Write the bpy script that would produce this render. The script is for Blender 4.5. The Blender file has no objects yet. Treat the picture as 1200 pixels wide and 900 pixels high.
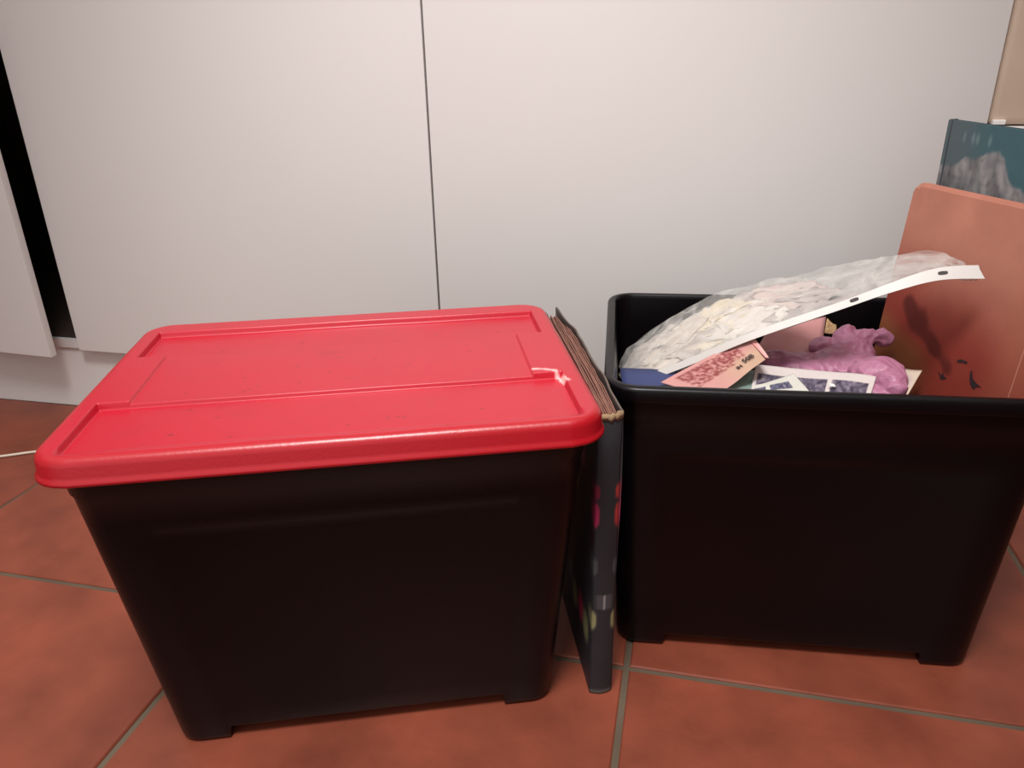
import bpy, bmesh, math, random
from mathutils import Vector, Matrix, noise
random.seed(7)
SC = bpy.context.scene
COL = SC.collection

# ------------------------------------------------------------------ camera
F_PX, CAM_H, YAW, PITCH, ROLL = 884.59, 0.80987, -0.229766, 0.408444, 0.0204852
cy, sy, cp, sp = math.cos(YAW), math.sin(YAW), math.cos(PITCH), math.sin(PITCH)
fwd = Vector((sy*cp, cy*cp, -sp)); rgt = Vector((cy, -sy, 0)); dwn = fwd.cross(rgt)
cr, sr = math.cos(ROLL), math.sin(ROLL)
R_AX = cr*rgt + sr*dwn; D_AX = -sr*rgt + cr*dwn
CAM = Vector((0, 0, CAM_H))
cam_d = bpy.data.cameras.new('camera'); cam = bpy.data.objects.new('camera', cam_d); COL.objects.link(cam)
m = Matrix((R_AX, -D_AX, -fwd)).transposed().to_4x4(); m.translation = CAM
cam.matrix_world = m
cam_d.sensor_width = 36; cam_d.lens = F_PX/1200*36; cam_d.clip_start = .02; cam_d.clip_end = 50
SC.camera = cam

# ------------------------------------------------------------------ world, lights, exposure
w = bpy.data.worlds.new('world'); SC.world = w; w.use_nodes = True
w.node_tree.nodes['Background'].inputs[0].default_value = (1.0, .955, .945, 1)
w.node_tree.nodes['Background'].inputs[1].default_value = .74
def area(name, loc, target, size, power, col):
    d = bpy.data.lights.new(name, 'AREA'); d.shape = 'DISK'; d.size = size; d.energy = power; d.color = col
    o = bpy.data.objects.new(name, d); COL.objects.link(o); o.location = loc
    o.rotation_euler = (Vector(target)-Vector(loc)).to_track_quat('-Z', 'Y').to_euler()
    return o
ld = bpy.data.lights.new('ceiling_spot', 'SPOT'); ld.energy = 240; ld.color = (1.0, .97, .955)
ld.shadow_soft_size = .32; ld.spot_size = math.radians(62); ld.spot_blend = 1.0
lo = bpy.data.objects.new('ceiling_spot', ld); COL.objects.link(lo); lo.location = (-.20, -.12, 2.65)
lo.rotation_euler = (Vector((-.36, 1.20, .20))-lo.location).to_track_quat('-Z', 'Y').to_euler()
vs = SC.view_settings
SC.display_settings.display_device = 'sRGB'
vs.view_transform = 'Standard'; vs.look = 'None'; vs.gamma = 1; vs.use_curve_mapping = False
vs.exposure = 0.17

# ------------------------------------------------------------------ helpers
def lin(c):
    return tuple(((v/255)/12.92 if v/255 <= .04045 else ((v/255+.055)/1.055)**2.4) for v in c)
def material(name, rgb, rough=.5, var=0.0, scale=8.0, bump=0.0, bscale=40.0, spec=.5, attr=None, rand=0.0, metal=0, detail=4):
    """principled material with procedural colour variation and fine relief; rgb is sRGB 0-255"""
    mt = bpy.data.materials.new(name); mt.use_nodes = True
    nt = mt.node_tree; N = nt.nodes; L = nt.links
    b = N['Principled BSDF']; b.inputs['Roughness'].default_value = rough
    b.inputs['Specular IOR Level'].default_value = spec; b.inputs['Metallic'].default_value = metal
    tc = N.new('ShaderNodeTexCoord')
    if attr:
        src = N.new('ShaderNodeVertexColor'); src.layer_name = attr; out = src.outputs['Color']
    else:
        src = N.new('ShaderNodeRGB'); src.outputs[0].default_value = (*lin(rgb), 1); out = src.outputs[0]
    nz = N.new('ShaderNodeTexNoise'); nz.inputs['Scale'].default_value = scale; nz.inputs['Detail'].default_value = detail
    L.new(tc.outputs['Object'], nz.inputs['Vector'])
    mr = N.new('ShaderNodeMapRange'); mr.inputs['From Min'].default_value = .25; mr.inputs['From Max'].default_value = .75
    mr.inputs['To Min'].default_value = 1-var; mr.inputs['To Max'].default_value = 1+var
    L.new(nz.outputs['Fac'], mr.inputs['Value'])
    val = mr.outputs[0]
    if rand:
        oi = N.new('ShaderNodeObjectInfo'); r2 = N.new('ShaderNodeMapRange')
        r2.inputs['To Min'].default_value = 1-rand; r2.inputs['To Max'].default_value = 1+rand
        L.new(oi.outputs['Random'], r2.inputs['Value'])
        mu = N.new('ShaderNodeMath'); mu.operation = 'MULTIPLY'; L.new(val, mu.inputs[0]); L.new(r2.outputs[0], mu.inputs[1]); val = mu.outputs[0]
    vm = N.new('ShaderNodeVectorMath'); vm.operation = 'SCALE'; L.new(out, vm.inputs[0]); L.new(val, vm.inputs['Scale'])
    L.new(vm.outputs[0], b.inputs['Base Color'])
    if bump:
        n2 = N.new('ShaderNodeTexNoise'); n2.inputs['Scale'].default_value = bscale; n2.inputs['Detail'].default_value = 5
        L.new(tc.outputs['Object'], n2.inputs['Vector'])
        bp = N.new('ShaderNodeBump'); bp.inputs['Strength'].default_value = bump; bp.inputs['Distance'].default_value = .002
        L.new(n2.outputs['Fac'], bp.inputs['Height']); L.new(bp.outputs[0], b.inputs['Normal'])
    return mt
def link(name, me, mt, parent=None, smooth=False):
    o = bpy.data.objects.new(name, me); COL.objects.link(o)
    if mt: me.materials.append(mt)
    if smooth:
        for p in me.polygons: p.use_smooth = True
    if parent: o.parent = parent
    return o
def mesh(name, V, Fc, mt, parent=None, smooth=False, cols=None):
    me = bpy.data.meshes.new(name); me.from_pydata([tuple(v) for v in V], [], Fc); me.update()
    if cols:
        ca = me.color_attributes.new('print', 'FLOAT_COLOR', 'POINT')
        for i, c in enumerate(cols): ca.data[i].color = (*lin(c), 1)
    return link(name, me, mt, parent, smooth)
def tag(o, label=None, cat=None, group=None, kind=None):
    if label: o['label'] = label
    if cat: o['category'] = cat
    if group: o['group'] = group
    if kind: o['kind'] = kind
    return o
def empty(name, loc=(0, 0, 0), rz=0):
    o = bpy.data.objects.new(name, None); COL.objects.link(o); o.location = loc; o.rotation_euler = (0, 0, rz)
    o.empty_display_size = .05
    return o
def box(name, lo, hi, mt, parent=None, bev=.0, seg=2):
    bm = bmesh.new(); bmesh.ops.create_cube(bm, size=1)
    for v in bm.verts:
        v.co = Vector([lo[i]+(v.co[i]+.5)*(hi[i]-lo[i]) for i in range(3)])
    if bev: bmesh.ops.bevel(bm, geom=bm.edges[:], offset=bev, segments=seg, affect='EDGES', profile=.7)
    me = bpy.data.meshes.new(name); bm.to_mesh(me); bm.free()
    return link(name, me, mt, parent, bool(bev))
def tube(name, pts, r, mt, parent=None, n=8):
    V = []; Fc = []; k = len(pts)
    for i, p in enumerate(pts):
        t = (Vector(pts[min(i+1, k-1)])-Vector(pts[max(i-1, 0)])).normalized()
        a = t.cross(Vector((0, 0, 1))); a = a.normalized() if a.length > 1e-4 else Vector((1, 0, 0)); b = t.cross(a)
        for j in range(n):
            th = j*2*math.pi/n; V.append(Vector(p)+r*(a*math.cos(th)+b*math.sin(th)))
    for i in range(k-1):
        for j in range(n): Fc.append((i*n+j, i*n+(j+1) % n, (i+1)*n+(j+1) % n, (i+1)*n+j))
    Fc += [tuple(range(n))[::-1], tuple(range((k-1)*n, k*n))]
    return mesh(name, V, Fc, mt, parent, True)
def spline(P, t):
    """Catmull-Rom through the points P, t in 0..1"""
    k = len(P)-1; x = min(max(t, 0), 1)*k; i = min(int(x), k-1); f = x-i
    a, b, c, d = (Vector(P[max(i-1, 0)]), Vector(P[i]), Vector(P[i+1]), Vector(P[min(i+2, k)]))
    return .5*((2*b)+(c-a)*f+(2*a-5*b+4*c-d)*f*f+(3*b-a-3*c+d)*f**3)
def sm(x, a, b):
    t = min(max((x-a)/(b-a), 0), 1); return t*t*(3-2*t)
def mixc(a, b, t): return tuple(a[i]+(b[i]-a[i])*t for i in range(3))
def slab_grid(name, O, ux, uy, W, H, T, nx, ny, colfn, mt, parent=None, warp=None, smooth=False, side=None):
    """a printed sheet or board: front grid with its printed colours, real thickness T behind it"""
    ux, uy = Vector(ux).normalized(), Vector(uy).normalized(); nn = ux.cross(uy).normalized(); V = []; C = []; Fc = []
    for s in (0, 1):
        for j in range(ny+1):
            for i in range(nx+1):
                a, b = i/nx, j/ny
                p = Vector(O)+ux*W*a+uy*H*b-nn*T*s
                if warp: p += warp(a, b, nn)
                V.append(p); C.append(colfn(a, b) if s == 0 or not side else side)
    q = (nx+1)*(ny+1); ix = lambda i, j: j*(nx+1)+i
    for j in range(ny):
        for i in range(nx):
            f = (ix(i, j), ix(i+1, j), ix(i+1, j+1), ix(i, j+1)); Fc.append(f); Fc.append(tuple(v+q for v in f[::-1]))
    ring = [ix(i, 0) for i in range(nx)]+[ix(nx, j) for j in range(ny)]+[ix(i, ny) for i in range(nx, 0, -1)]+[ix(0, j) for j in range(ny, 0, -1)]
    for k in range(len(ring)):
        a, b = ring[k], ring[(k+1) % len(ring)]; Fc.append((a, a+q, b+q, b))
    return mesh(name, V, Fc, mt, parent, smooth, C)

# ------------------------------------------------------------------ materials
M_WHITE = material('cabinet_laminate', (224, 221, 218), .42, .012, 3, .04, 120, .4)
M_EDGE = material('cabinet_edge', (205, 198, 190), .5, .02)
M_INSIDE = material('cabinet_inside', (62, 50, 44), .7, .1)  # shade of the unlit interior put into the panel colour
M_TILE = material('terracotta', (136, 69, 50), .42, .30, 9, .35, 50, .4, rand=.05)
M_GROUT = material('grout', (100, 86, 70), .9, .35, 6, .4, 200)
M_WALL = material('plaster', (214, 202, 190), .8, .03, 3, .2, 80)
M_RED = material('red_plastic', (232, 62, 78), .33, .03, 5, .10, 260, .6, attr='print')
M_BLACK = material('black_plastic', (9, 6, 9), .34, .12, 6, .08, 150, .25)
M_COVER = material('album_cover', (44, 46, 52), .55, .12, 30, .15, 200, .4, attr='print')
M_PAGE = material('album_page', (132, 90, 76), .85, .2, 60)
M_TORN = material('torn_cardboard', (150, 122, 92), .9, .25, 90, .6, 200)
M_PRINT = material('printed_paper', (255, 255, 255), .55, .05, 40, .05, 200, .35, attr='print')
M_PAPER = material('white_paper', (232, 224, 214), .75, .04, 40, .1, 200)
M_SCRAP = material('cream_paper', (226, 214, 192), .8, .06, 30, .2, 120, rand=.07)
M_BLUE = material('blue_card', (50, 60, 104), .6, .06, 20)
M_CABLE = material('cable', (226, 214, 196), .5)
M_BEIGE = material('beige_plastic', (204, 182, 162), .4, .06, 9)
M_GLINT_WHITE = material('glint_white', (250, 248, 244), .2)
M_CLOTH = material('dark_cloth', (128, 118, 118), .95, .3, 25, .5, 200)
M_HOLE = material('hole_dark', (70, 62, 62), .8)
M_INK = material('ink', (48, 30, 34), .7)
M_OLD = material('old_paper', (150, 132, 110), .9, .15, 30)

# ------------------------------------------------------------------ floor
TAU, TS, TX, TY = -.00505, .632828, -.0378, .84865
floor = box('floor', (-3.2, -3.0, -.06), (2.6, 2.2, -.0035), M_GROUT); tag(floor, kind='structure')
g = .0045; c = .002
tV = []
for (z, k) in ((-.012, g), (-.0022, g), (0, g+c)):
    for (x, y) in ((k, k), (TS-k, k), (TS-k, TS-k), (k, TS-k)): tV.append((x, y, z))
tF = [(3, 2, 1, 0)]+[(r*4+i, r*4+(i+1) % 4, r*4+4+(i+1) % 4, r*4+4+i) for r in (0, 1) for i in range(4)]+[(8, 9, 10, 11)]
tile_me = bpy.data.meshes.new('tile'); tile_me.from_pydata(tV, [], tF); tile_me.materials.append(M_TILE)
for j in range(-6, 1):
    for i in range(-5, 4):
        o = bpy.data.objects.new('tile', tile_me); COL.objects.link(o); o.parent = floor
        x, y = i*TS, j*TS
        o.location = (TX+x*math.cos(TAU)-y*math.sin(TAU), TY+x*math.sin(TAU)+y*math.cos(TAU), random.uniform(-.0004, .0002))
        o.rotation_euler = (0, 0, TAU)
wb = box('wall_back', (-3.2, 2.10, 0), (2.6, 2.2, 2.5), M_WALL); tag(wb, kind='structure')

wl = box('wall_left', (-3.3, -3.0, 0), (-3.2, 2.10, 2.5), M_WALL); tag(wl, kind='structure')
wr = box('shade_wall_right', (1.30, -3.0, 0), (1.40, 2.10, 2.5), material('brown_wall', (150, 122, 104), .85, .04, 3)); tag(wr, kind='structure')  # unseen wall added to block ambient light and darken the right side
# ------------------------------------------------------------------ cabinet
YC, ZD, GX = 1.45595, .169, -.49506
XL, XR = -2.41, .475
cab = empty('cabinet', (GX, YC, 0))
tag(cab, 'white laminate cabinet along the wall with its left door ajar', 'cabinet')
def cb(name, lo, hi, mt, bev=0):
    o = box(name, lo, hi, mt, None, bev); o.parent = cab; o.matrix_parent_inverse = Matrix.Translation((-GX, -YC, 0)); return o
cb('side_panel', (XL, YC+.022, 0), (XL+.018, 2.06, 2.16), M_WHITE)
cb('side_panel', (XR-.018, YC+.022, 0), (XR, 2.06, 2.16), M_WHITE)
cb('partition', (-1.452, YC+.05, .187), (-1.434, 2.04, 2.14), M_INSIDE)
cb('bottom_panel', (XL+.018, YC+.0335, .165), (XR-.018, 2.04, .187), M_INSIDE); cb('edge_strip', (XL+.018, YC+.0225, .165), (XR-.018, YC+.0335, .187), M_WHITE)
cb('top_panel', (XL+.018, YC+.022, 2.14), (XR-.018, 2.06, 2.16), M_WHITE)
cb('back_panel', (XL+.018, 2.04, .187), (XR-.018, 2.06, 2.14), M_INSIDE)
cb('plinth', (XL+.018, YC+.03, 0), (XR-.018, YC+.046, .165), M_WHITE)
cb('door', (-1.430, YC, ZD), (GX-.0022, YC+.018, 2.155), M_WHITE, .0012)
cb('door', (GX+.0018, YC, ZD), (XR, YC+.018, 2.155), M_WHITE, .0012)
d3 = box('door', (0, -.0, ZD), (.9355, .018, 2.155), M_WHITE, cab, .0015)
d3.location = (-2.395-GX, 0, 0); d3.rotation_euler = (0, 0, -.0598)
d3['label'] = 'left cabinet door standing slightly ajar'
# dark folded cloths on the cabinet's bottom panel, seen through the gap
def blob(name, parts, mt, voxel=.006, dis=.004, nsc=30, parent=None, sub=0, flat=None):
    bm = bmesh.new()
    for (cx, cyy, cz, rx, ry, rz, rot) in parts:
        mm = Matrix.Translation((cx, cyy, cz)) @ Matrix.Rotation(rot, 4, 'Z') @ Matrix.Diagonal((rx, ry, rz, 1))
        bmesh.ops.create_icosphere(bm, subdivisions=3, radius=1, matrix=mm)
    me = bpy.data.meshes.new(name); bm.to_mesh(me); bm.free()
    o = bpy.data.objects.new(name, me); COL.objects.link(o)
    md = o.modifiers.new('r', 'REMESH'); md.mode = 'VOXEL'; md.voxel_size = voxel
    dg = bpy.context.evaluated_depsgraph_get(); m2 = bpy.data.meshes.new_from_object(o.evaluated_get(dg))
    o.modifiers.clear(); o.data = m2; m2.name = name
    m2.materials.clear(); m2.materials.append(mt)
    nr = [v.normal.copy() for v in m2.vertices]
    for v, n in zip(m2.vertices, nr):
        p = v.co*nsc
        a = 1-2*abs(noise.noise(p))
        b = 1-2*abs(noise.noise(p*2.3+Vector((7, 3, 1))))
        v.co += n*dis*(a*.7+b*.35-.5)
        if flat is not None and v.co.z < flat: v.co.z = flat
    for p in m2.polygons: p.use_smooth = True
    if parent: o.parent = parent
    return o
cl = blob('folded_cloth', [(-1.29, 1.60, .24, .13, .09, .05, 0), (-1.27, 1.62, .31, .11, .08, .04, .2)], M_CLOTH, .01, .012, 14, flat=.1875)
tag(cl, 'dark grey cloth heaped inside the cabinet behind the ajar door', 'cloth')

# ------------------------------------------------------------------ chest and beige container to the right of the cabinet
chest = empty('low_chest', (.80, 1.47, 0)); tag(chest, 'pale low chest beside the cabinet under the beige container', 'chest')
def ch(name, lo, hi, mt, bev=.001):
    o = box(name, lo, hi, mt, None, bev); o.parent = chest; o.matrix_parent_inverse = Matrix.Translation((-.80, -1.47, 0)); return o
ch('body', (.482, 1.475, 0), (1.18, 1.95, .668), M_WHITE); ch('top', (.4765, 1.450, .668), (1.182, 1.952, .690), M_WHITE, .003)
for k in range(3): ch('drawer_front', (.49, 1.462, .03+k*.212), (1.17, 1.476, .235+k*.212), M_WHITE, .002)
bc = empty('storage_container', (.70, 1.63, .690)); tag(bc, 'beige plastic container with small white painted glints on the low chest', 'container')
def bp_(name, lo, hi, mt, bev):
    lo = (lo[0], lo[1], lo[2]+.0003); hi = (hi[0], hi[1], hi[2]+.0003)
    o = box(name, lo, hi, mt, None, bev, 3); o.parent = bc; o.matrix_parent_inverse = Matrix.Translation((-.70, -1.63, -.690)); return o
bp_('body', (.478, 1.460, .692), (.92, 1.80, 1.02), M_BEIGE, .012); bp_('lid', (.4765, 1.457, 1.02), (.924, 1.804, 1.045), M_BEIGE, .006)
for k in range(3): bp_('glint_white', (.4825+.058*k, 1.453, .6925), (.5015+.058*k, 1.466, .700), M_GLINT_WHITE, .0015)  # white pieces standing in for glints along the container's lower edge
for (x, y) in ((.50, 1.5), (.90, 1.5), (.50, 1.78), (.90, 1.78)): bp_('foot', (x-.008, y-.008, .690), (x+.008, y+.008, .6930), M_GLINT_WHITE, .0005)

# ------------------------------------------------------------------ storage bins
def rrect(hw, hd, r, nc=7, extra=None):
    """rounded rectangle outline, counter-clockwise, with outward normals"""
    P = []; corners = ((hw-r, -hd+r, -90), (hw-r, hd-r, 0), (-hw+r, hd-r, 90), (-hw+r, -hd+r, 180))
    for ci, (cx, cyy, a0) in enumerate(corners):
        for k in range(nc+1):
            a = math.radians(a0+90*k/nc); P.append((cx+r*math.cos(a), cyy+r*math.sin(a), math.cos(a), math.sin(a)))
        if extra:
            nx_, ny_, _ = corners[(ci+1) % 4]
            p, q = P[-1], None
            a = math.radians(a0+90); q = (nx_+r*math.cos(a), ny_+r*math.sin(a))
            for t in extra[ci % 2]:
                P.append((p[0]+(q[0]-p[0])*t, p[1]+(q[1]-p[1])*t, math.cos(a), math.sin(a)))
    return P
def make_bin_body(name, W, D, H, tw, td, parent, foot_w=.075, foot_d=.07):
    """tapered tub with four proud corner columns ending in feet, and a rolled rim"""
    rim = .012; hw, hd = W/2-rim, D/2-rim; r = .032
    def frac(h, r_, f):
        L_ = 2*h-2*r_; a = (f-r_)/L_; e = .004/L_; return [a-e/2, a+e/2, .5, 1-a-e/2, 1-a+e/2]
    ex = (frac(hd, r, foot_d), frac(hw, r, foot_w))
    base = rrect(hw, hd, r, 7, ex)
    corner = []
    for (x, y, nx, ny) in base:
        lx, ly = hw-abs(x), hd-abs(y)
        mid = (abs(ny) > .99 and lx > foot_w-.0001) or (abs(nx) > .99 and ly > foot_d-.0001)
        corner.append(not mid)
    V = []; Fc = []; n = len(base); rings = []
    def ring(fn):
        s = len(V)
        for i, b in enumerate(base): V.append(fn(i, b))
        rings.append(s)
    def wall(i, b, z, off, zz=None):
        x, y, nx, ny = b; k = max(0, min(1, z/(H-.03)))
        tx_, ty_ = (tw-rim)*(1-k), (td-rim)*(1-k)
        sx, sy_ = (hw-tx_)/hw, (hd-ty_)/hd
        rec = 0 if corner[i] else .0035*(1-sm(z, H-.11, H-.095))
        return (x*sx+nx*(off-rec), y*sy_+ny*(off-rec), z if zz is None else zz)
    ZB = .016
    # underside to outer wall
    ring(lambda i, b: wall(i, b, ZB, -.020))
    ring(lambda i, b: wall(i, b, 0 if corner[i] else ZB, -.016))
    ring(lambda i, b: wall(i, b, 0 if corner[i] else ZB, -.005))
    ring(lambda i, b: wall(i, b, .004 if corner[i] else ZB+.003, -.001))
    ring(lambda i, b: wall(i, b, .010 if corner[i] else ZB+.006, 0))
    for z in (.05, .15, .25, H-.115, H-.108, H-.102, H-.095, H-.088, H-.052): ring(lambda i, b: wall(i, b, z, 0))
    ring(lambda i, b: wall(i, b, H-.050, .0022)); ring(lambda i, b: wall(i, b, H-.021, .0025))
    for off, dz in ((.010, -.021), (.0115, -.019), (.012, -.016), (.012, -.006), (.011, -.003), (.0085, -.0008), (.005, 0), (.001, -.0003), (-.001, -.002), (-.002, -.008)):
        ring(lambda i, b: wall(i, b, H-.03, off, H+dz))
    for z in (H-.06, H-.2, H-.3, .045, .030): ring(lambda i, b: wall(i, b, z, -.0045))
    ring(lambda i, b: wall(i, b, .022, -.009)); ring(lambda i, b: wall(i, b, .0195, -.02))
    for a, b in zip(rings[:-1], rings[1:]):
        for i in range(n): Fc.append((a+i, a+(i+1) % n, b+(i+1) % n, b+i))
    Fc.append(tuple(rings[0]+i for i in range(n))[::-1]); Fc.append(tuple(rings[-1]+i for i in range(n)))
    o = mesh(name, V, Fc, M_BLACK, parent, True)
    md = o.modifiers.new('e', 'EDGE_SPLIT'); md.split_angle = math.radians(50)
    return o
B1 = (-.41143, .81542, .35526); W1, D1, H1 = .58, .4147, .4579
bin1 = empty('storage_bin', (B1[0], B1[1], .0004), B1[2])
tag(bin1, 'black plastic storage bin closed with a red lid', 'storage bin')
make_bin_body('body', W1-.004, D1-.004, H1-.006, .043, .063, bin1)

def make_lid(parent):
    HW, HD, r = W1/2+.004, D1/2+.004, .036
    top = H1; inset = .011
    hw, hd, rr = HW-inset, HD-inset, r-inset*.6
    vs_ = []
    nv = 150
    for j in range(nv+1): vs_.append(-hd+2*hd*j/nv)
    for k in range(1, 9):
        a = math.radians(90*k/9); e = hd-rr+rr*math.sin(a); vs_ += [e, -e]
    for c0, c1 in ((-.0755, -.0705), (.0705, .0755), (.1655, .1765), (-.201, -.175)):
        vs_ = [v for v in vs_ if not c0 <= v <= c1]; k = 10; vs_ += [c0+(c1-c0)*i/k for i in range(k+1)]
    vs_ = sorted(set(round(v, 6) for v in vs_))
    us_ = [-1+2*i/190 for i in range(191)]
    for c in (-.268, -.233, .233, .268):
        c0, c1 = (c-.0022)/hw, (c+.0022)/hw; us_ = [u for u in us_ if not c0 <= u <= c1]+[c0+(c1-c0)*i/7 for i in range(8)]
    us_ = sorted(us_); nu = len(us_)-1
    def half(v):
        d = abs(v)-(hd-rr)
        return hw if d <= 0 else hw-rr+math.sqrt(max(rr*rr-d*d, 0))
    def height(u, v):
        e = .0055
        def inside(x, a, b, s=.0032): return sm(x, a-s/2, a+s/2)*(1-sm(x, b-s/2, b+s/2))
        rec = inside(u, -.268, .268)*sm(v, -.200, -.176)*(1-sm(v, .169, .173))
        tabs = (1-inside(abs(u), -1, .233))*inside(v, -.073, .073)
        mid = inside(v, -.074, .074)
        h = -rec*(.0088-mid*.0050)
        h = h*(1-tabs)
        return h + .0007*noise.noise(Vector((u*9, v*9, 0))) - .0015*math.cos(u*4)*0
    # stress whitening on the cracked right front corner of the middle ridge, and dust specks
    scuff = [(.236, -.060), (.250, -.063), (.262, -.070), (.2665, -.082), (.2685, -.095), (.272, -.101)]
    specks = [(random.uniform(-.22, .22), random.uniform(-.17, .15), random.uniform(.0008, .0016)) for _ in range(34)]
    def colour(u, v):
        base = (186, 22, 44)
        dmin = 9
        for (a, b) in zip(scuff[:-1], scuff[1:]):
            A, B = Vector(a), Vector(b); P = Vector((u, v)); t = max(0, min(1, (P-A).dot(B-A)/(B-A).length_squared)); dmin = min(dmin, (P-(A+(B-A)*t)).length)
        n_ = noise.noise(Vector((u*160, v*160, 2)))
        k = 1-sm(dmin, .0012+.0012*n_, .0036+.0018*n_)
        c_ = mixc(base, (255, 208, 200), k*.9)
        # faint grime
        gm = max(0, noise.noise(Vector((u*14, v*18, 5))))*.14+max(0, noise.noise(Vector((u*60, v*60, 9)))-.25)*.25
        c_ = mixc(c_, (150, 40, 48), gm)
        for (a, b, s) in specks:
            if abs(u-a) < s*1.3 and abs(v-b) < s: c_ = mixc(c_, (90, 26, 30), .75)
        for (a, b, sx, s2) in ((-.02, .055, .02, .010), (-.005, .035, .012, .006), (.01, -.040, .010, .0035)):
            q = ((u-a)/sx)**2+((v-b)/s2)**2
            if q < 1: c_ = mixc(c_, (150, 34, 44), .35*(1-q))
        return c_
    V = []; C = []; Fc = []
    for v in vs_:
        h_ = half(v)
        for i in range(nu+1):
            u = h_*us_[i]; V.append((u, v, top+height(u, v))); C.append(colour(u, v))
    R = nu+1; nr = len(vs_)
    for j in range(nr-1):
        for i in range(nu): Fc.append((j*R+i, j*R+i+1, (j+1)*R+i+1, (j+1)*R+i))
    ring = list(range(0, nu))+[j*R+nu for j in range(nr-1)]+[(nr-1)*R+i for i in range(nu, 0, -1)]+[j*R for j in range(nr-1, 0, -1)]
    def outn(x, y):
        dx, dy = max(abs(x)-(hw-rr), 0), max(abs(y)-(hd-rr), 0)
        if dx == 0 and dy == 0: dx, dy = (1, 0) if hw-abs(x) < hd-abs(y) else (0, 1)
        l = math.hypot(dx, dy) or 1
        return math.copysign(dx/l, x), math.copysign(dy/l, y)
    prev = ring; NRM = [outn(V[k][0], V[k][1]) for k in ring]; base_pts = [V[k] for k in ring]
    prof = ((.0035, -.0005), (.0065, -.0020), (.009, -.0048), (.0105, -.009), (.0110, -.020), (.0122, -.0235), (.0138, -.0255), (.0140, -.0285), (.0125, -.0298), (.0105, -.0285), (.0085, -.024), (.008, -.018))
    for off, dz in prof:
        cur = []
        for (p, n_) in zip(base_pts, NRM):
            cur.append(len(V)); V.append((p[0]+n_[0]*off, p[1]+n_[1]*off, top+dz)); C.append((176, 14, 30))
        for i in range(len(cur)):
            k = (i+1) % len(cur); Fc.append((prev[i], cur[i], cur[k], prev[k]))
        prev = cur
    # underside
    under = []
    base_i = len(V)
    for (p) in base_pts: under.append(len(V)); V.append((p[0]*.97, p[1]*.97, top-.019)); C.append((180, 24, 40))
    for i in range(len(prev)):
        k = (i+1) % len(prev); Fc.append((prev[i], under[i], under[k], prev[k]))
    Fc.append(tuple(under))
    o = mesh('lid', V, Fc, M_RED, parent, True, C); o['label'] = 'red plastic lid with recessed panels and a whitened crack'
    return o
make_lid(bin1)

B2 = (.1750, 1.10, .090913); W2, D2, H2 = .5610, .4205, .4296
bin2 = empty('storage_bin', (B2[0], B2[1], .0004), B2[2])
tag(bin2, 'open black plastic storage bin without a lid, filled with papers', 'storage bin')
make_bin_body('body', W2, D2, H2, .0311, .0292, bin2)
CA, SA = math.cos(B2[2]), math.sin(B2[2])
def loc2(u, v, z): return Vector((B2[0]+u*CA-v*SA, B2[1]+u*SA+v*CA, z))
def dir2(u, v, z=0): return Vector((u*CA-v*SA, u*SA+v*CA, z))
def ray(px, py): return (R_AX*((px-600)/F_PX)+D_AX*((py-450)/F_PX)+fwd)
def at_z(px, py, z):
    r = ray(px, py); return CAM+r*((z-CAM.z)/r.z)
def at_v(px, py, v):
    n = dir2(0, 1); r = ray(px, py); return CAM+r*((v+(Vector((B2[0], B2[1], 0))-CAM).dot(n))/r.dot(n))
def at_plane(px, py, O, n):
    r = ray(px, py); return CAM+r*((O-CAM).dot(n)/r.dot(n))

# ------------------------------------------------------------------ photo album standing between the bins
ALH = .4305; AY = .342
album = empty('photo_album', (-.0695, .796, .0008), AY)
tag(album, 'thick dark photo album wedged upright between the two black bins', 'album')
AW, AT = .385, .0305          # depth of the covers, thickness
def decal(y, z, sidev):      # petals printed on the spine edges (z from the floor)
    return 0
PETALS = [(.327, .012, (130, 36, 62)), (.293, .020, (176, 48, 92)), (.215, .015, (76, 78, 82)), (.128, .017, (140, 138, 100)), (.250, .012, (62, 26, 44))]
def spine_col(a, b, right=False):
    z = b*ALH; x = (a-.5)*AT; c_ = (42, 44, 49)
    c_ = mixc(c_, (66, 68, 74), sm(z, .36, .43)*.6)
    for (zc, s, pc) in PETALS[:4]:
        for sgn in (-1, 1):
            q = ((x-sgn*.0145)/.0056)**2+((z-zc)/s)**2
            pc2 = (170, 56, 54) if (sgn > 0 and zc > .25) else pc
            c_ = mixc(pc2, c_, sm(q, .55, 1.15))
    if .149 < z < .170: c_ = mixc(c_, (84, 84, 88), .7*(1-sm(abs(x)/.013, .6, 1)))
    if abs(x) < .0009 and .146 < z < .170: c_ = (150, 148, 146)
    if z < .010: c_ = mixc(c_, (104, 108, 100), (1-sm(z, .003, .010))*.8)
    return c_
# rounded spine
nx_, nz_ = 14, 130; V = []; Fc = []; Cc = []
for s in (0, 1):
    for j in range(nz_+1):
        for i in range(nx_+1):
            a, b = i/nx_, j/nz_; x = (a-.5)*AT; bul = .0045*(1-(2*a-1)**2)
            x2 = x*(1 if s == 0 else .86)
            ztop = ALH-.006-.0025*noise.noise(Vector((a*5, 1, 0)))
            V.append((x2, -bul+(.0022 if s else 0), b*ztop)); Cc.append(spine_col(a, b) if s == 0 else (150, 120, 92))
q = (nx_+1)*(nz_+1); ix = lambda i, j: j*(nx_+1)+i
for j in range(nz_):
    for i in range(nx_):
        f = (ix(i, j), ix(i+1, j), ix(i+1, j+1), ix(i, j+1)); Fc.append(f); Fc.append(tuple(v+q for v in f[::-1]))
ring = [ix(i, 0) for i in range(nx_)]+[ix(nx_, j) for j in range(nz_)]+[ix(i, nz_) for i in range(nx_, 0, -1)]+[ix(0, j) for j in range(nz_, 0, -1)]
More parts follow.
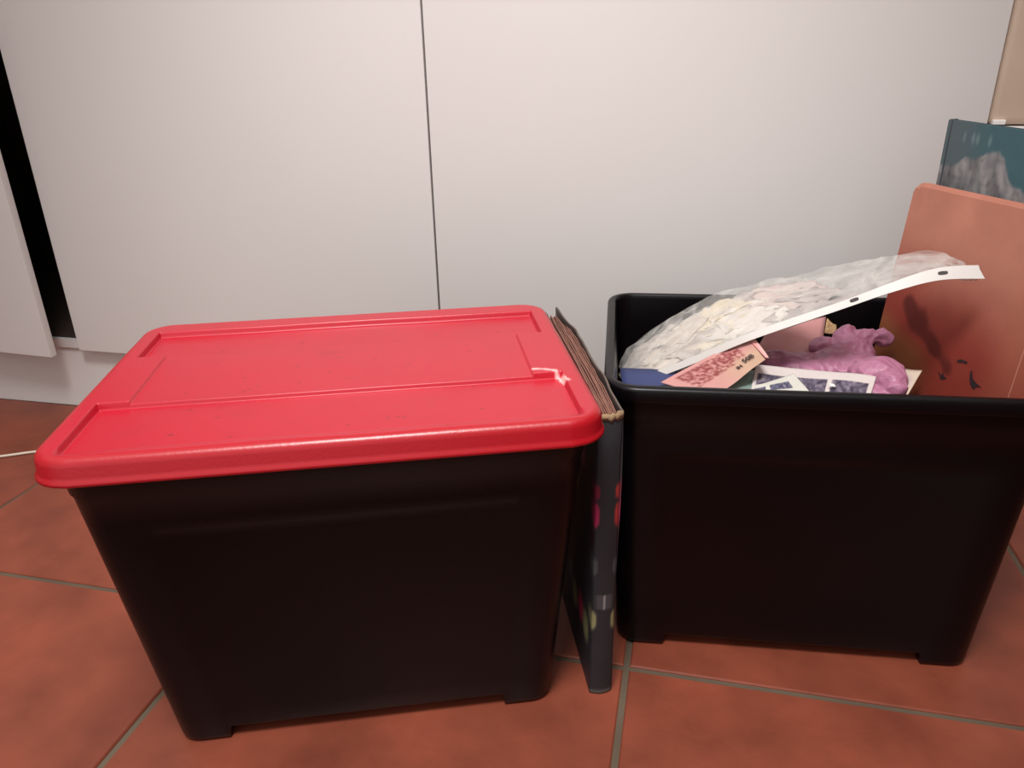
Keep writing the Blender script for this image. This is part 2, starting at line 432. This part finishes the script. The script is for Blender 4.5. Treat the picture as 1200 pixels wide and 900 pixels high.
for k in range(len(ring)):
    a, b = ring[k], ring[(k+1) % len(ring)]; Fc.append((a, a+q, b+q, b))
mesh('spine', V, Fc, M_COVER, album, True, Cc)
# torn cardboard edge along the spine's top
V = []; Fc = []; n = 26
for i in range(n+1):
    a = i/n; x = (a-.5)*AT*1.04; bul = .0055*(1-(2*a-1)**2)
    zt = ALH-.004+.0022*noise.noise(Vector((a*9, 4, 0)))+(.003 if a > .8 else 0)
    zb = ALH-.0105+.0035*noise.noise(Vector((a*7, 8, 0)))
    yb = .006+.004*noise.noise(Vector((a*8, 2, 0)))
    V += [(x, -bul-.0004, zb), (x, -bul-.0003, zt), (x*.95, yb*.5, zt-.001), (x*.95, yb*.5, zb)]
for i in range(n):
    k = 4*i
    for (a, b) in ((0, 1), (1, 2), (2, 3), (3, 0)): Fc.append((k+a, k+4+a, k+4+b, k+b))
Fc += [(3, 2, 1, 0), (4*n, 4*n+1, 4*n+2, 4*n+3)]
o = mesh('torn_edge', V, Fc, M_TORN, album, True); o['label'] = 'torn tan cardboard at the spine top'
def cover_col(sgn):
    def f(a, b):
        y, z = a*AW, b*ALH; c_ = (46, 46, 52)
        for k in range(14):
            rr_ = random.Random(k*3+1); cy_, cz_ = rr_.uniform(.03, .36), rr_.uniform(.05, .4)
            q = ((y-cy_)/.022)**2+((z-cz_)/.028)**2
            if q < 1: c_ = mixc(((190, 50, 90), (150, 150, 106), (88, 90, 96))[k % 3], c_, q*q)
        for (zc, s, pc) in PETALS:
            q = (y/.024)**2+((z-zc)/(s*1.3))**2
            if q < 1: c_ = mixc(pc, c_, q)
        return mixc(c_, (120, 100, 84), sm(z, ALH-.006, ALH-.001)*.8)
    return f
def warpR(a, b, nn): return Vector((1, 0, 0))*(.002*math.sin(a*3.1)*b + .004*b*noise.noise(Vector((a*6, b*2, 0))) + (.010*max(0, a-.75)/.25*b*-1)) + Vector((0, 0, 1))*(.004*b*noise.noise(Vector((a*9, 3, 1)))+.006*b*sm(a, .8, 1))
def warpL(a, b, nn): return Vector((0, 0, 1))*(.003*b*noise.noise(Vector((a*9, 7, 1))))
slab_grid('cover', (-AT/2-.0002, 0, 0), (0, 1, 0), (0, 0, 1), AW, ALH-.003, -.0028, 60, 60, cover_col(-1), M_COVER, album, warpL, side=(70, 64, 60))
slab_grid('cover', (AT/2+.0002, 0, 0), (0, 1, 0), (0, 0, 1), AW, ALH-.001, .0028, 60, 60, cover_col(1), M_COVER, album, warpR, side=(70, 64, 60))
np_ = 11
for k in range(np_):
    t = (k+.5)/np_; x0 = -AT/2+.0035+t*(AT-.0085); rnd = random.Random(k)
    V = []; Fc = []; ny_ = 24; h0 = ALH-.007+rnd.uniform(-.003, .002)
    for i in range(ny_+1):
        a = i/ny_; y = .006+a*(AW-.016)
        wv = .0012*noise.noise(Vector((a*5, k*.35, 0)))+(.004*math.sin(a*3.1))*t
        fan = (x0)*(1+.08*a); th = .0007; z = h0+.002*noise.noise(Vector((a*12, k*3, 2)))
        for (dx, zz) in ((-th, .006), (-th, z), (th, z), (th, .006)):
            V.append((fan+dx+wv*(zz/ALH), y, zz))
    for i in range(ny_):
        b = 4*i
        for (p, q2) in ((0, 1), (1, 2), (2, 3), (3, 0)): Fc.append((b+p, b+q2, b+4+q2, b+4+p))
    Fc += [(3, 2, 1, 0), (4*ny_, 4*ny_+1, 4*ny_+2, 4*ny_+3)]
    mesh('page', V, Fc, M_PAGE, album)

# ------------------------------------------------------------------ contents of the open bin
# old papers filling the bin below what is seen
st = empty('paper_pile', tuple(loc2(0, 0, .02)), B2[2]); tag(st, 'pile of old papers filling the lower part of the open bin', 'papers')
zz = .0195
for k in range(9):
    rnd = random.Random(k+40); hh = rnd.uniform(.028, .034); a = rnd.uniform(-.015, .015)
    uu = .19+.01*rnd.random(); x0, x1 = -.205-.02*rnd.random(), uu
    x0, x1 = max(x0, -.210), min(x1, .200)
    o = box('bundle', (x0, -.13-.02*rnd.random(), zz), (x1, .13+.02*rnd.random(), zz+hh), M_OLD, st, .002); o.location = (0, 0, -.02); zz += hh+.0002
PILE = zz  # about .30

# salmon pink album standing against the bin's right side
A_ = loc2(.166, .131, .631); Bq = loc2(.156, .120, .457); Cq = loc2(.233, -.129, .399)
NS = (Bq-A_).cross(Cq-A_).normalized()
if NS.x > 0: NS = -NS
TS_ = Vector((0, 0, 1)).cross(NS).normalized()
if TS_.dot(dir2(0, -1)) < 0: TS_ = -TS_
UP = NS.cross(TS_); UP = UP if UP.z > 0 else -UP
SW, SH = .291, .632-PILE-.003
O_S = A_-UP*SH
salmon = empty('salmon_album', tuple(O_S)); tag(salmon, 'large salmon pink album with flying birds on it standing in the open bin', 'album')
def inv(o, p):  # keep world coordinates for a child
    o.parent = p; o.matrix_parent_inverse = Matrix.Translation(-Vector(p.location)); return o
def plane_xy(px, py):
    p = at_plane(px, py, A_, NS)-O_S; return (p.dot(TS_), SH-p.dot(UP))
PLUME = [plane_xy(*q) for q in ((1063, 352), (1073, 372), (1083, 392), (1096, 412), (1108, 432))]
def salmon_col(a, b):
    x, y = a*SW, b*SH; yt = SH-y    # distance below the top edge
    n1 = noise.noise(Vector((x*14, y*10, 3))); n2 = noise.noise(Vector((x*40, y*30, 8)))
    c_ = mixc((188, 124, 104), (142, 58, 47), sm(yt+.02*n1+.15*(.2-x), .09, .22))  # print darkens downwards, with some of the bin's shade painted in
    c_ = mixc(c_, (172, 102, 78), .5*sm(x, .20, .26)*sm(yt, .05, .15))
    # brown drifting plume and olive ground
    P = PLUME
    dm = 9
    for (p, q_) in zip(P[:-1], P[1:]):
        A, B, X = Vector(p), Vector(q_), Vector((x, yt)); t = max(0, min(1, (X-A).dot(B-A)/(B-A).length_squared)); dm = min(dm, (X-(A+(B-A)*t)).length)
    c_ = mixc((98, 38, 32), c_, sm(dm+.012*n1+.010*n2-.009*(1-sm(yt, .20, .27)), -.003, .008))
    c_ = mixc(c_, (138, 88, 54), .75*sm(yt+.02*n1-x*.35, .18, .215)*(1-sm(x, .09, .14)))
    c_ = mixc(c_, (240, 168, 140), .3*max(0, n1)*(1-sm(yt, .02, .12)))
    return c_
def soft_corner(a, b, nn):
    x, yt, r = a*SW, (1-b)*SH, .020
    dent = -nn*(.0012*math.exp(-((x-.03)/.006)**2)*(yt < .05)*(1-yt/.05))-nn*.0022*(1-sm(yt, 0, .006))
    if x < r and yt < r:
        m_ = max(r-x, r-yt); l = math.hypot(r-x, r-yt)
        if l > 0:
            k = m_/l; return TS_*((r-x)*(1-k))-UP*((r-yt)*(1-k))+dent
    return dent
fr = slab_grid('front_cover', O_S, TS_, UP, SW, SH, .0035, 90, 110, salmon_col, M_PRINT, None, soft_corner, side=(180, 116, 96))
nn_chk = TS_.cross(UP)
if nn_chk.dot(NS) < 0: # make the grid face the viewer
    pass
inv(fr, salmon); BK = -NS
def slab(name, O, ux, uy, W, H, T, mt, parent, bev=.001):
    ux, uy = Vector(ux).normalized(), Vector(uy).normalized(); nn = ux.cross(uy)
    bm = bmesh.new(); bmesh.ops.create_cube(bm, size=1)
    for v in bm.verts: v.co = Vector(O)+ux*(v.co.x+.5)*W+uy*(v.co.y+.5)*H-nn*(v.co.z+.5)*T
    if bev: bmesh.ops.bevel(bm, geom=bm.edges[:], offset=bev, segments=2, affect='EDGES')
    bmesh.ops.recalc_face_normals(bm, faces=bm.faces[:])
    me = bpy.data.meshes.new(name); bm.to_mesh(me); bm.free(); o = link(name, me, mt); inv(o, parent); return o
M_SALM = material('salmon_cloth', (188, 124, 104), .6, .06, 12)
M_PG = material('page_edges', (150, 84, 66), .8, .15, 60)
slab('crease', O_S+TS_*.2655+UP*.004-BK*.0005, TS_, UP, .0018, SH-.13, .001, M_SALM, salmon, .0002)
slab('page_block', O_S+BK*.0042+UP*.003+TS_*.004, TS_, UP, SW-.008, SH-.012, .007, M_PG, salmon)
slab('back_cover', O_S+BK*.0114, TS_, UP, SW, SH-.004, .003, M_SALM, salmon)
def spt(px, py, lift=.0006): return at_plane(px, py, A_+NS*lift, NS)
birds = [
    [(1099,434),(1103,440),(1105,436),(1106,441),(1109,443),(1106,445),(1102,444)],
    [(1121,423),(1125,421),(1129,422),(1134,424),(1132,427),(1128,424.5),(1124,425)],
    [(1137,435),(1139,434),(1140,444),(1144,449),(1150,454),(1144,453),(1141,457),(1137,451),(1136,445)]]
for bd in birds:
    V = [spt(*p, .0008) for p in bd]+[spt(*p, -.0002) for p in bd]; k = len(bd)
    Fc = [tuple(range(k)), tuple(range(k, 2*k))[::-1]]+[(i, i+k, (i+1) % k+k, (i+1) % k) for i in range(k)]
    inv(mesh('printed_bird', V, Fc, M_INK), salmon)

# teal book behind it, leaning the same way
TLp = at_v(1112, 140, .172); UT = Vector((0, 0, 1)); RT = Vector((.222, -.975, 0)).normalized()
TH_ = TLp.z-PILE-.003; TW_ = .212
O_T = TLp-UT*TH_
teal = empty('teal_book', tuple(O_T)); tag(teal, 'teal hardcover book with a grey mountain picture behind the salmon album', 'book')
def teal_col(a, b):
    x, y = a*TW_, b*TH_; yt = TH_-y
    n1 = noise.noise(Vector((x*20, y*20, 3))); n2 = noise.noise(Vector((x*70, y*45, 8))); n3 = noise.noise(Vector((x*120, y*120, 1)))
    c_ = mixc((80, 98, 104), (58, 98, 106), sm(x, .04, .13))
    top = .066-.020*sm(x, .01, .08)-.014*math.exp(-((x-.132)/.030)**2)+.026*sm(x, .145, .185)
    c2 = mixc((118, 120, 124), (164, 164, 164), .5+.8*n2); c2 = mixc(c2, (72, 72, 76), max(0, n1)*1.2+max(0, n3)*.6)
    c_ = mixc(c_, c2, sm(yt+.004*n2+.003*n3, top-.003, top+.003))
    for (sx, s_) in ((.050, .004), (.072, .006), (.083, .006), (.112, .005)):
        q = ((x-sx)/s_)**2+((yt-.020)/.010)**2
        if q < 1: c_ = mixc((122, 146, 150), c_, .3+.7*q)
    c_ = mixc((44, 50, 56), c_, sm(abs(x-.0105), .001, .0025)) if yt > .02 else mixc((56, 66, 72), c_, sm(abs(x-.0105), .001, .003))
    return c_
inv(slab_grid('front_cover', O_T, RT, UT, TW_, TH_, .003, 110, 150, teal_col, M_PRINT, None, side=(60, 78, 84)), teal)
NT = RT.cross(UT)
M_TEAL = material('teal_cover', (60, 84, 92), .45, .06, 12)
slab('spine', O_T-NT*.003, RT, UT, .003, TH_, .0085, M_TEAL, teal, .0008)
slab('page_block', O_T-NT*.0034+RT*.004+UT*.003, RT, UT, TW_-.008, TH_-.007, .006, M_PAPER, teal)
slab('back_cover', O_T-NT*.0096, RT, UT, TW_, TH_, .0025, M_TEAL, teal)

# sheets: a generic thin sheet through pixel-measured corners at given heights
def sheet(name, pts, mt, colfn=None, nx=24, ny=12, T=.0006, amp=.002, ns=25, seed=0, parent=None, under=0):
    """pts: four world corners (near left, near right, far right, far left)"""
    A, B, C_, D_ = [Vector(p) for p in pts]; V = []; Cc = []; Fc = []
    nrm = (B-A).cross(D_-A).normalized()
    if nrm.z < 0: nrm = -nrm
    for s in (0, 1):
        for j in range(ny+1):
            for i in range(nx+1):
                a, b = i/nx, j/ny
                p = (A*(1-a)+B*a)*(1-b)+(D_*(1-a)+C_*a)*b
                p = p+nrm*(amp*noise.noise(Vector((a*ns*.15, b*ns*.15, seed*3.7)))-T*s-under)
                V.append(p); Cc.append(colfn(a, b) if colfn else (230, 220, 210))
    q = (nx+1)*(ny+1); ix = lambda i, j: j*(nx+1)+i
    for j in range(ny):
        for i in range(nx):
            f = (ix(i, j), ix(i+1, j), ix(i+1, j+1), ix(i, j+1)); Fc.append(f); Fc.append(tuple(v+q for v in f[::-1]))
    ring = [ix(i, 0) for i in range(nx)]+[ix(nx, j) for j in range(ny)]+[ix(i, ny) for i in range(nx, 0, -1)]+[ix(0, j) for j in range(ny, 0, -1)]
    for k in range(len(ring)):
        a, b = ring[k], ring[(k+1) % len(ring)]; Fc.append((a, a+q, b+q, b))
    return mesh(name, V, Fc, mt, parent, True, Cc)

# blue card
bc_ = sheet('blue_card', [loc2(-.248, -.180, .366), loc2(-.100, -.180, .366), at_z(800, 434, .388), at_z(727, 431, .388)], M_BLUE, nx=10, ny=8, T=.0015, amp=.001, seed=2)
tag(bc_, 'plain blue card in the left front corner of the open bin', 'card')

# pink printed note with a folded corner
def note_col(a, b):
    n1 = noise.noise(Vector((a*9, b*5, 1))); n2 = noise.noise(Vector((a*26, b*14, 4))); n3 = noise.noise(Vector((a*50, b*24, 9)))
    c_ = mixc((196, 142, 136), (190, 156, 132), sm(a, .2, .8)*sm(.75-b, 0, .4))
    inside = sm(a, .10, .14)*(1-sm(a, .80, .86))*sm(b, .36, .42)*(1-sm(b, .88, .93))
    inside *= 1-.9*(a > .66)*(b < .5)
    c_ = mixc(c_, (132, 62, 62), inside*min(1, max(0, .62+1.3*n2+.8*n3+.3*n1)))
    return c_
NA, NB, NC, ND = at_z(782, 459, .384), at_z(884, 443, .398), at_z(899, 413, .400), at_z(874, 396, .402)
# the note lies from the near left to the far right
nA = at_z(774, 447.5, .388); nB = at_z(835, 468, .386); nC = at_z(897, 421, .430); nD = at_z(876, 395, .440)
note = sheet('printed_note', [nA, nB, nC, nD], M_PRINT, lambda a, b: note_col(b, 1-a), 60, 60, .0005, .0015, 22, 5)
tag(note, 'pink printed note with brown pattern lying by the blue card', 'paper')
fold = sheet('folded_corner', [nD+Vector((-.002, 0, .001)), nC+Vector((0, 0, .002)), at_z(901, 419, .432), at_z(884, 396, .440)], M_PRINT, lambda a, b: mixc((226, 150, 150), (240, 186, 176), b), 8, 6, .0005, .001, 10, 6)
inv(fold, note)
def text_on(body, O, ux, uy, size, mt, parent, name):
    cu = bpy.data.curves.new(name, 'FONT'); cu.body = body; cu.size = size; cu.extrude = .0002; cu.offset = size*.02
    t = bpy.data.objects.new(name, cu); COL.objects.link(t)
    dg = bpy.context.evaluated_depsgraph_get(); me = bpy.data.meshes.new_from_object(t.evaluated_get(dg)); bpy.data.objects.remove(t)
    ux = Vector(ux).normalized(); uy = Vector(uy); uy = (uy-ux*uy.dot(ux)).normalized(); nn = ux.cross(uy)
    mm = Matrix((ux, uy, nn)).transposed().to_4x4(); mm.translation = O; me.transform(mm)
    me.materials.clear(); me.materials.append(mt); o = bpy.data.objects.new(name, me); COL.objects.link(o); inv(o, parent); return o
def note_at(a, b):
    n = (nB-nA).cross(nD-nA).normalized(); n = n if n.z > 0 else -n
    return (nA*(1-a)+nB*a)*(1-b)+(nD*(1-a)+nC*a)*b+n*.0022
text_on('50B', note_at(.74, .74), note_at(.74, .9)-note_at(.74, .74), note_at(.4, .8)-note_at(.74, .8), .0112, M_INK, note, 'printed_number')
text_on('IH', note_at(.80, .61), note_at(.80, .72)-note_at(.80, .61), note_at(.4, .66)-note_at(.80, .66), .0085, M_INK, note, 'printed_letters')

# printed picture sheets (white borders, dark pictures)
def stamp_col(frames, base=(214, 204, 200), tint=(84, 76, 96)):
    def f(a, b):
        c_ = base
        for (a0, a1, b0, b1) in frames:
            if a0 < a < a1 and b0 < b < b1:
                n = noise.noise(Vector((a*28, b*9, 2))); n2 = noise.noise(Vector((a*60, b*20, 5)))
                c_ = mixc(tint, (150, 140, 150), max(0, .25+.9*n+.6*n2)); c_ = mixc(c_, (52, 44, 58), max(0, -n)*1.2)
        return c_
    return f
g1 = sheet('mint_paper', [at_z(835, 478, .386), at_z(890, 480, .386), at_z(886, 433, .396), at_z(862, 436, .398)], M_PRINT, lambda a, b: mixc((150, 164, 160), (118, 150, 140), b), 10, 8, .0005, .002, 20, 11)
tag(g1, 'greenish grey paper scrap between the pink note and picture strip', 'paper')
s1 = sheet('picture_strip', [at_z(876, 476, .384), at_z(1014, 484, .386), at_z(1027, 441, .402), at_z(886, 427, .402)], M_PRINT,
           stamp_col([(.03, .28, .30, .80), (.33, .62, .12, .80), (.655, .955, .05, .80)]), 110, 40, .0005, .003, 20, 13)
tag(s1, 'white bordered strip of three dark pictures in front of the lilac bag', 'picture strip')
s2 = sheet('picture_strip', [at_z(872, 476, .392), at_z(965, 478, .394), at_z(930, 438.5, .4065), at_z(883, 452, .400)], M_PRINT,
           stamp_col([(.05, .30, .60, .84), (.38, .80, .62, .84)], (206, 204, 194), (70, 76, 104)), 70, 30, .0005, .002, 16, 17)
tag(s2, 'pale curved strip with two slim dark pictures overlapping the three picture strip', 'picture strip')
gl = box('foil_glint', (-.004, -.003, 0), (.004, .003, .0015), M_GLINT_WHITE, None, .0005); gl.location = at_z(975, 452, .400); gl.rotation_euler = (.3, .2, .4)
gl.name = 'foil_scrap'; tag(gl, 'tiny bright foil scrap on the picture strip', 'scrap')
w1 = sheet('white_paper', [at_z(1030, 478, .372), at_z(1056, 476, .372), at_z(1081, 433.5, .386), at_z(1020, 428, .376)], M_PRINT,
           lambda a, b: mixc((222, 206, 186), (120, 104, 150), .8*math.exp(-((a-.72)/.12)**2-((b-.62)/.16)**2)), 20, 20, .0006, .002, 16, 19)
tag(w1, 'cream paper with a pointed corner under the lilac bag by the salmon album', 'paper')
mv = sheet('mauve_paper', [at_z(880, 420, .380), at_z(962, 418, .377), at_z(968, 371, .408), at_z(900, 386, .406)], M_PRINT, lambda a, b: (196, 140, 138), 12, 8, .0006, .003, 16, 23)
tag(mv, 'dusty pink paper between the clear sleeve and the lilac bag', 'paper')
sc = sheet('tan_scrap', [at_z(966, 390, .402), at_z(981, 392, .402), at_z(980, 381, .409), at_z(969, 373, .411)], M_PRINT, lambda a, b: mixc((150, 112, 80), (210, 180, 130), noise.noise(Vector((a*6, b*6, 0)))+.4), 8, 8, .0008, .004, 20, 29)
tag(sc, 'small tan scrap at the back edge of the lilac bag', 'scrap')

# lilac plastic bag
mt = bpy.data.materials.new('lilac_film'); mt.use_nodes = True; b = mt.node_tree.nodes['Principled BSDF']
b.inputs['Base Color'].default_value = (*lin((184, 122, 150)), 1); b.inputs['Roughness'].default_value = .42
b.inputs['Subsurface Weight'].default_value = .25; b.inputs['Subsurface Radius'].default_value = (.02, .01, .015); b.inputs['Subsurface Scale'].default_value = .3
nt = mt.node_tree; nz = nt.nodes.new('ShaderNodeTexNoise'); nz.inputs['Scale'].default_value = 55; nz.inputs['Detail'].default_value = 6; nz.inputs['Distortion'].default_value = 2.0
tc = nt.nodes.new('ShaderNodeTexCoord'); nt.links.new(tc.outputs['Object'], nz.inputs['Vector'])
bp = nt.nodes.new('ShaderNodeBump'); bp.inputs['Strength'].default_value = .55; bp.inputs['Distance'].default_value = .004
nt.links.new(nz.outputs['Fac'], bp.inputs['Height']); nt.links.new(bp.outputs[0], b.inputs['Normal'])
M_LILAC = mt
def e2(px, py, z, rx, ry, rz, rot=0):
    p = at_z(px, py, z); return (p.x, p.y, p.z-.004, rx*.92, ry*.92, rz*.92, rot+B2[2])
bagparts = [e2(915, 424, .386, .046, .034, .020, -.1), e2(950, 428, .386, .050, .038, .022, -.15), e2(990, 425, .388, .052, .044, .026, -.1), e2(1028, 437, .390, .042, .040, .026, .1),
            e2(1044, 447, .398, .021, .032, .018, .2), e2(1030, 458, .384, .034, .034, .016, 0), e2(1000, 405, .398, .036, .034, .024, .1), e2(992, 393, .408, .020, .022, .020, 0), e2(1014, 392, .412, .030, .014, .014, -.15), e2(1036, 395, .408, .018, .014, .016, -.5), e2(966, 404, .396, .024, .018, .014, .3)]
bag = blob('plastic_bag', bagparts, M_LILAC, .0018, .0075, 26)
tag(bag, 'crumpled lilac plastic bag with knotted handles in the open bin', 'bag')

# clear punched sleeve with a white binding strip, paper scraps inside
mt = bpy.data.materials.new('clear_film'); mt.use_nodes = True; nt = mt.node_tree; N = nt.nodes; L = nt.links
b = N['Principled BSDF']; b.inputs['Base Color'].default_value = (*lin((226, 222, 216)), 1); b.inputs['Roughness'].default_value = .22
tr = N.new('ShaderNodeBsdfTransparent'); tr.inputs[0].default_value = (.95, .95, .95, 1); mx = N.new('ShaderNodeMixShader')
lw = N.new('ShaderNodeLayerWeight'); lw.inputs['Blend'].default_value = .35
nz = N.new('ShaderNodeTexNoise'); nz.inputs['Scale'].default_value = 26; nz.inputs['Detail'].default_value = 5; nz.inputs['Distortion'].default_value = 1.2
tc = N.new('ShaderNodeTexCoord'); L.new(tc.outputs['Object'], nz.inputs['Vector'])
ma = N.new('ShaderNodeMath'); ma.operation = 'MULTIPLY_ADD'; ma.inputs[1].default_value = .25; ma.inputs[2].default_value = .02; L.new(lw.outputs['Facing'], ma.inputs[0])
mb = N.new('ShaderNodeMapRange'); mb.inputs['From Min'].default_value = .42; mb.inputs['From Max'].default_value = .72; mb.inputs['To Max'].default_value = .28; L.new(nz.outputs['Fac'], mb.inputs['Value'])
ad = N.new('ShaderNodeMath'); ad.use_clamp = True; L.new(ma.outputs[0], ad.inputs[0]); L.new(mb.outputs[0], ad.inputs[1])
L.new(ad.outputs[0], mx.inputs[0]); L.new(tr.outputs[0], mx.inputs[1]); L.new(b.outputs[0], mx.inputs[2]); L.new(mx.outputs[0], N['Material Output'].inputs[0])
M_FILM = mt
Spts = [at_v(742, 452, -.048), at_v(815, 424, -.055), at_v(880, 397, -.06), at_v(980, 363, -.062), at_v(1045, 341, -.066), at_v(1100, 327, -.07), at_v(1154, 325, -.08)]
Tpts = [at_v(724, 431, .08), at_v(740, 404, .09), at_v(800, 365, .10), at_v(845, 343, .10), at_v(920, 324, .085), at_v(1000, 308, .055), at_v(1085, 296, .01), at_v(1122, 305, -.03)]
def film_pt(s, t, lift=0, crease=1.0):
    a, b = spline(Spts, s), spline(Tpts, s)
    p = a.lerp(b, t)
    up = Vector((0, 0, 1)); bul = (.009+.007*sm(s, .3, .8))*math.sin(math.pi*t)*math.sin(math.pi*min(1, s*1.5+.1))
    q = Vector((s*7, t*3, 0)); cr_ = (1-2*abs(noise.noise(q*1.3)))*.5+(1-2*abs(noise.noise(q*3.1+Vector((3, 5, 0)))))*.25
    edge = sm(t, 0, .15)
    return p+up*(bul+edge*crease*.008*(cr_-.3)+lift)
sl = empty('clear_sleeve', tuple(loc2(-.05, 0, .40))); tag(sl, 'clear plastic punched sleeve of paper scraps leaning up to the salmon album', 'plastic sleeve')
def ssurf(name, s0, s1, t0, t1, lift, mt, ns=90, nt_=34, T=.0004, crease=1.0, jag=0):
    V = []; Fc = []
    for k in (0, 1):
        for j in range(nt_+1):
            for i in range(ns+1):
                s = s0+(s1-s0)*i/ns; t = t0+(t1-t0)*j/nt_
                if jag and j == nt_: t += jag*noise.noise(Vector((s*30, 0, 0)))
                V.append(film_pt(s, t, lift*sm(t, 0, .35)-T*k, crease))
    q = (ns+1)*(nt_+1); ix = lambda i, j: j*(ns+1)+i
    for j in range(nt_):
        for i in range(ns):
            f = (ix(i, j), ix(i+1, j), ix(i+1, j+1), ix(i, j+1)); Fc.append(f); Fc.append(tuple(v+q for v in f[::-1]))
    ring = [ix(i, 0) for i in range(ns)]+[ix(ns, j) for j in range(nt_)]+[ix(i, nt_) for i in range(ns, 0, -1)]+[ix(0, j) for j in range(nt_, 0, -1)]
    for k in range(len(ring)):
        a, b2 = ring[k], ring[(k+1) % len(ring)]; Fc.append((a, a+q, b2+q, b2))
    return inv(mesh(name, V, Fc, mt, None, True), sl)
ssurf('front_film', 0, 1, .0, 1, .0, M_FILM)
ssurf('back_film', 0, 1, .0, .97, -.014, M_FILM)
# binding strip: along the near edge, facing up and towards the viewer
V = []; Fc = []; ns = 60
sdir = []
for i in range(ns+1):
    s = i/ns; p = spline(Spts, s); tdir = (spline(Spts, min(1, s+.01))-spline(Spts, max(0, s-.01))).normalized()
    wd = (spline(Tpts, s)-p); wd = (wd-tdir*wd.dot(tdir)).normalized()
    wd = (wd*.5+Vector((0, 0, 1))*.6); wd = (wd-tdir*wd.dot(tdir)).normalized(); nn = tdir.cross(wd)
    if nn.dot(CAM-p) < 0: nn = -nn
    wdt = .0105+.0075*sm(s, .5, .95)
    sk = tdir*(-.012*sm(s, .97, 1))
    sdir.append((p, tdir, wd, nn, wdt))
    for (o1, o2) in ((0, .0008), (1, .0008), (1, -.0002), (0, -.0002)): V.append(p-wd*.002+wd*(wdt*o1)+nn*o2+sk*o1)
for i in range(ns):
    k = 4*i
    for (a, b2) in ((0, 1), (1, 2), (2, 3), (3, 0)): Fc.append((k+a, k+4+a, k+4+b2, k+b2))
Fc += [(3, 2, 1, 0), (4*ns, 4*ns+1, 4*ns+2, 4*ns+3)]
M_STRIP = material('strip_white', (200, 194, 188), .4, .02)
o = inv(mesh('binding_strip', V, Fc, M_STRIP), sl); o['label'] = 'white binding strip with punched oblong holes'
for s in (.555, .865):
    i = int(s*ns); p, td, wd, nn, wdt = sdir[i]; c_ = p+wd*(wdt*.42)+nn*.001
    l, h = (.0058, .0026); V = []; k = 12
    for t in range(k):
        a = t*2*math.pi/k; V.append(c_+td*(l*math.copysign(abs(math.cos(a))**.6, math.cos(a)))+wd*(h*math.copysign(abs(math.sin(a))**.6, math.sin(a))))
    V2 = [v-nn*.0006 for v in V]
    inv(mesh('punched_hole', V+V2, [tuple(range(k)), tuple(range(k, 2*k))[::-1]]+[(t, t+k, (t+1) % k+k, (t+1) % k) for t in range(k)], M_HOLE), sl)
# scraps inside
def scrap(idx, s0, t0, ds, dt, ang, lift, colr):
    V = []; Fc = []; Cc = []; n1, n2 = 16, 12; rnd = random.Random(idx)
    cut = [rnd.uniform(.82, 1.1) for _ in range(4)]
    for k in (0, 1):
        for j in range(n2+1):
            for i in range(n1+1):
                a, b2 = i/n1-.5, j/n2-.5
                a2 = a*(cut[0] if b2 > 0 else cut[1]); b3 = b2*(cut[2] if a > 0 else cut[3])
                ss = s0+ds*(a2*math.cos(ang)-b3*math.sin(ang)); tt = t0+dt*(a2*math.sin(ang)+b3*math.cos(ang))
                ss = min(max(ss, .005), .99); tt = min(max(tt, .06), .99)
                cr_ = .0062*(1-2*abs(noise.noise(Vector((a*2.2+b2*.8, b2*4.6, idx*1.7)))))
                V.append(film_pt(ss, tt, lift+cr_-.0005*k, .7)); Cc.append(mixc(colr, (250, 240, 226), .3*noise.noise(Vector((a*4, b2*4, idx)))+.1))
    q = (n1+1)*(n2+1); ix = lambda i, j: j*(n1+1)+i
    for j in range(n2):
        for i in range(n1):
            f = (ix(i, j), ix(i+1, j), ix(i+1, j+1), ix(i, j+1)); Fc.append(f); Fc.append(tuple(v+q for v in f[::-1]))
    ring = [ix(i, 0) for i in range(n1)]+[ix(n1, j) for j in range(n2)]+[ix(i, n2) for i in range(n1, 0, -1)]+[ix(0, j) for j in range(n2, 0, -1)]
    for k in range(len(ring)):
        a, b2 = ring[k], ring[(k+1) % len(ring)]; Fc.append((a, a+q, b2+q, b2))
    return mesh('paper_scrap', V, Fc, M_PRINT, None, True, Cc)
rnd = random.Random(3)
tints = [(206, 194, 182), (222, 214, 206), (204, 182, 176), (184, 172, 164), (222, 208, 182), (168, 156, 154)]
spots = []
for k in range(20):
    s = .06+.50*((k*7) % 20)/20+rnd.uniform(-.02, .02); t = .14+.60*((k*11) % 20)/20+rnd.uniform(-.05, .05)
    t = min(t, .86-.1*(s > .45))
    spots.append((s, t))
for k, (s, t) in enumerate(spots):
    o = scrap(k, s, t, rnd.uniform(.12, .19), rnd.uniform(.28, .44), rnd.uniform(-.8, .8), -.0105+.00022*k, tints[k % 6])
    tag(o, 'crumpled cream paper scrap inside the clear sleeve', 'paper scrap', 'crumpled scraps inside the clear sleeve')

# ------------------------------------------------------------------ cable on the floor
cp = [(-1.75, 1.06, .0032), (-1.60, 1.145, .0032), (-1.475, 1.207, .0032), (-1.39, 1.252, .0032), (-1.25, 1.30, .0032), (-1.0, 1.36, .0032), (-.7, 1.40, .0032), (-.45, 1.44, .0032), (-.3, 1.475, .0032)]
o = tube('power_cable', [spline(cp, i/60) for i in range(61)], .003, M_CABLE); tag(o, 'thin white cable lying on the tiles behind the lidded bin', 'cable')
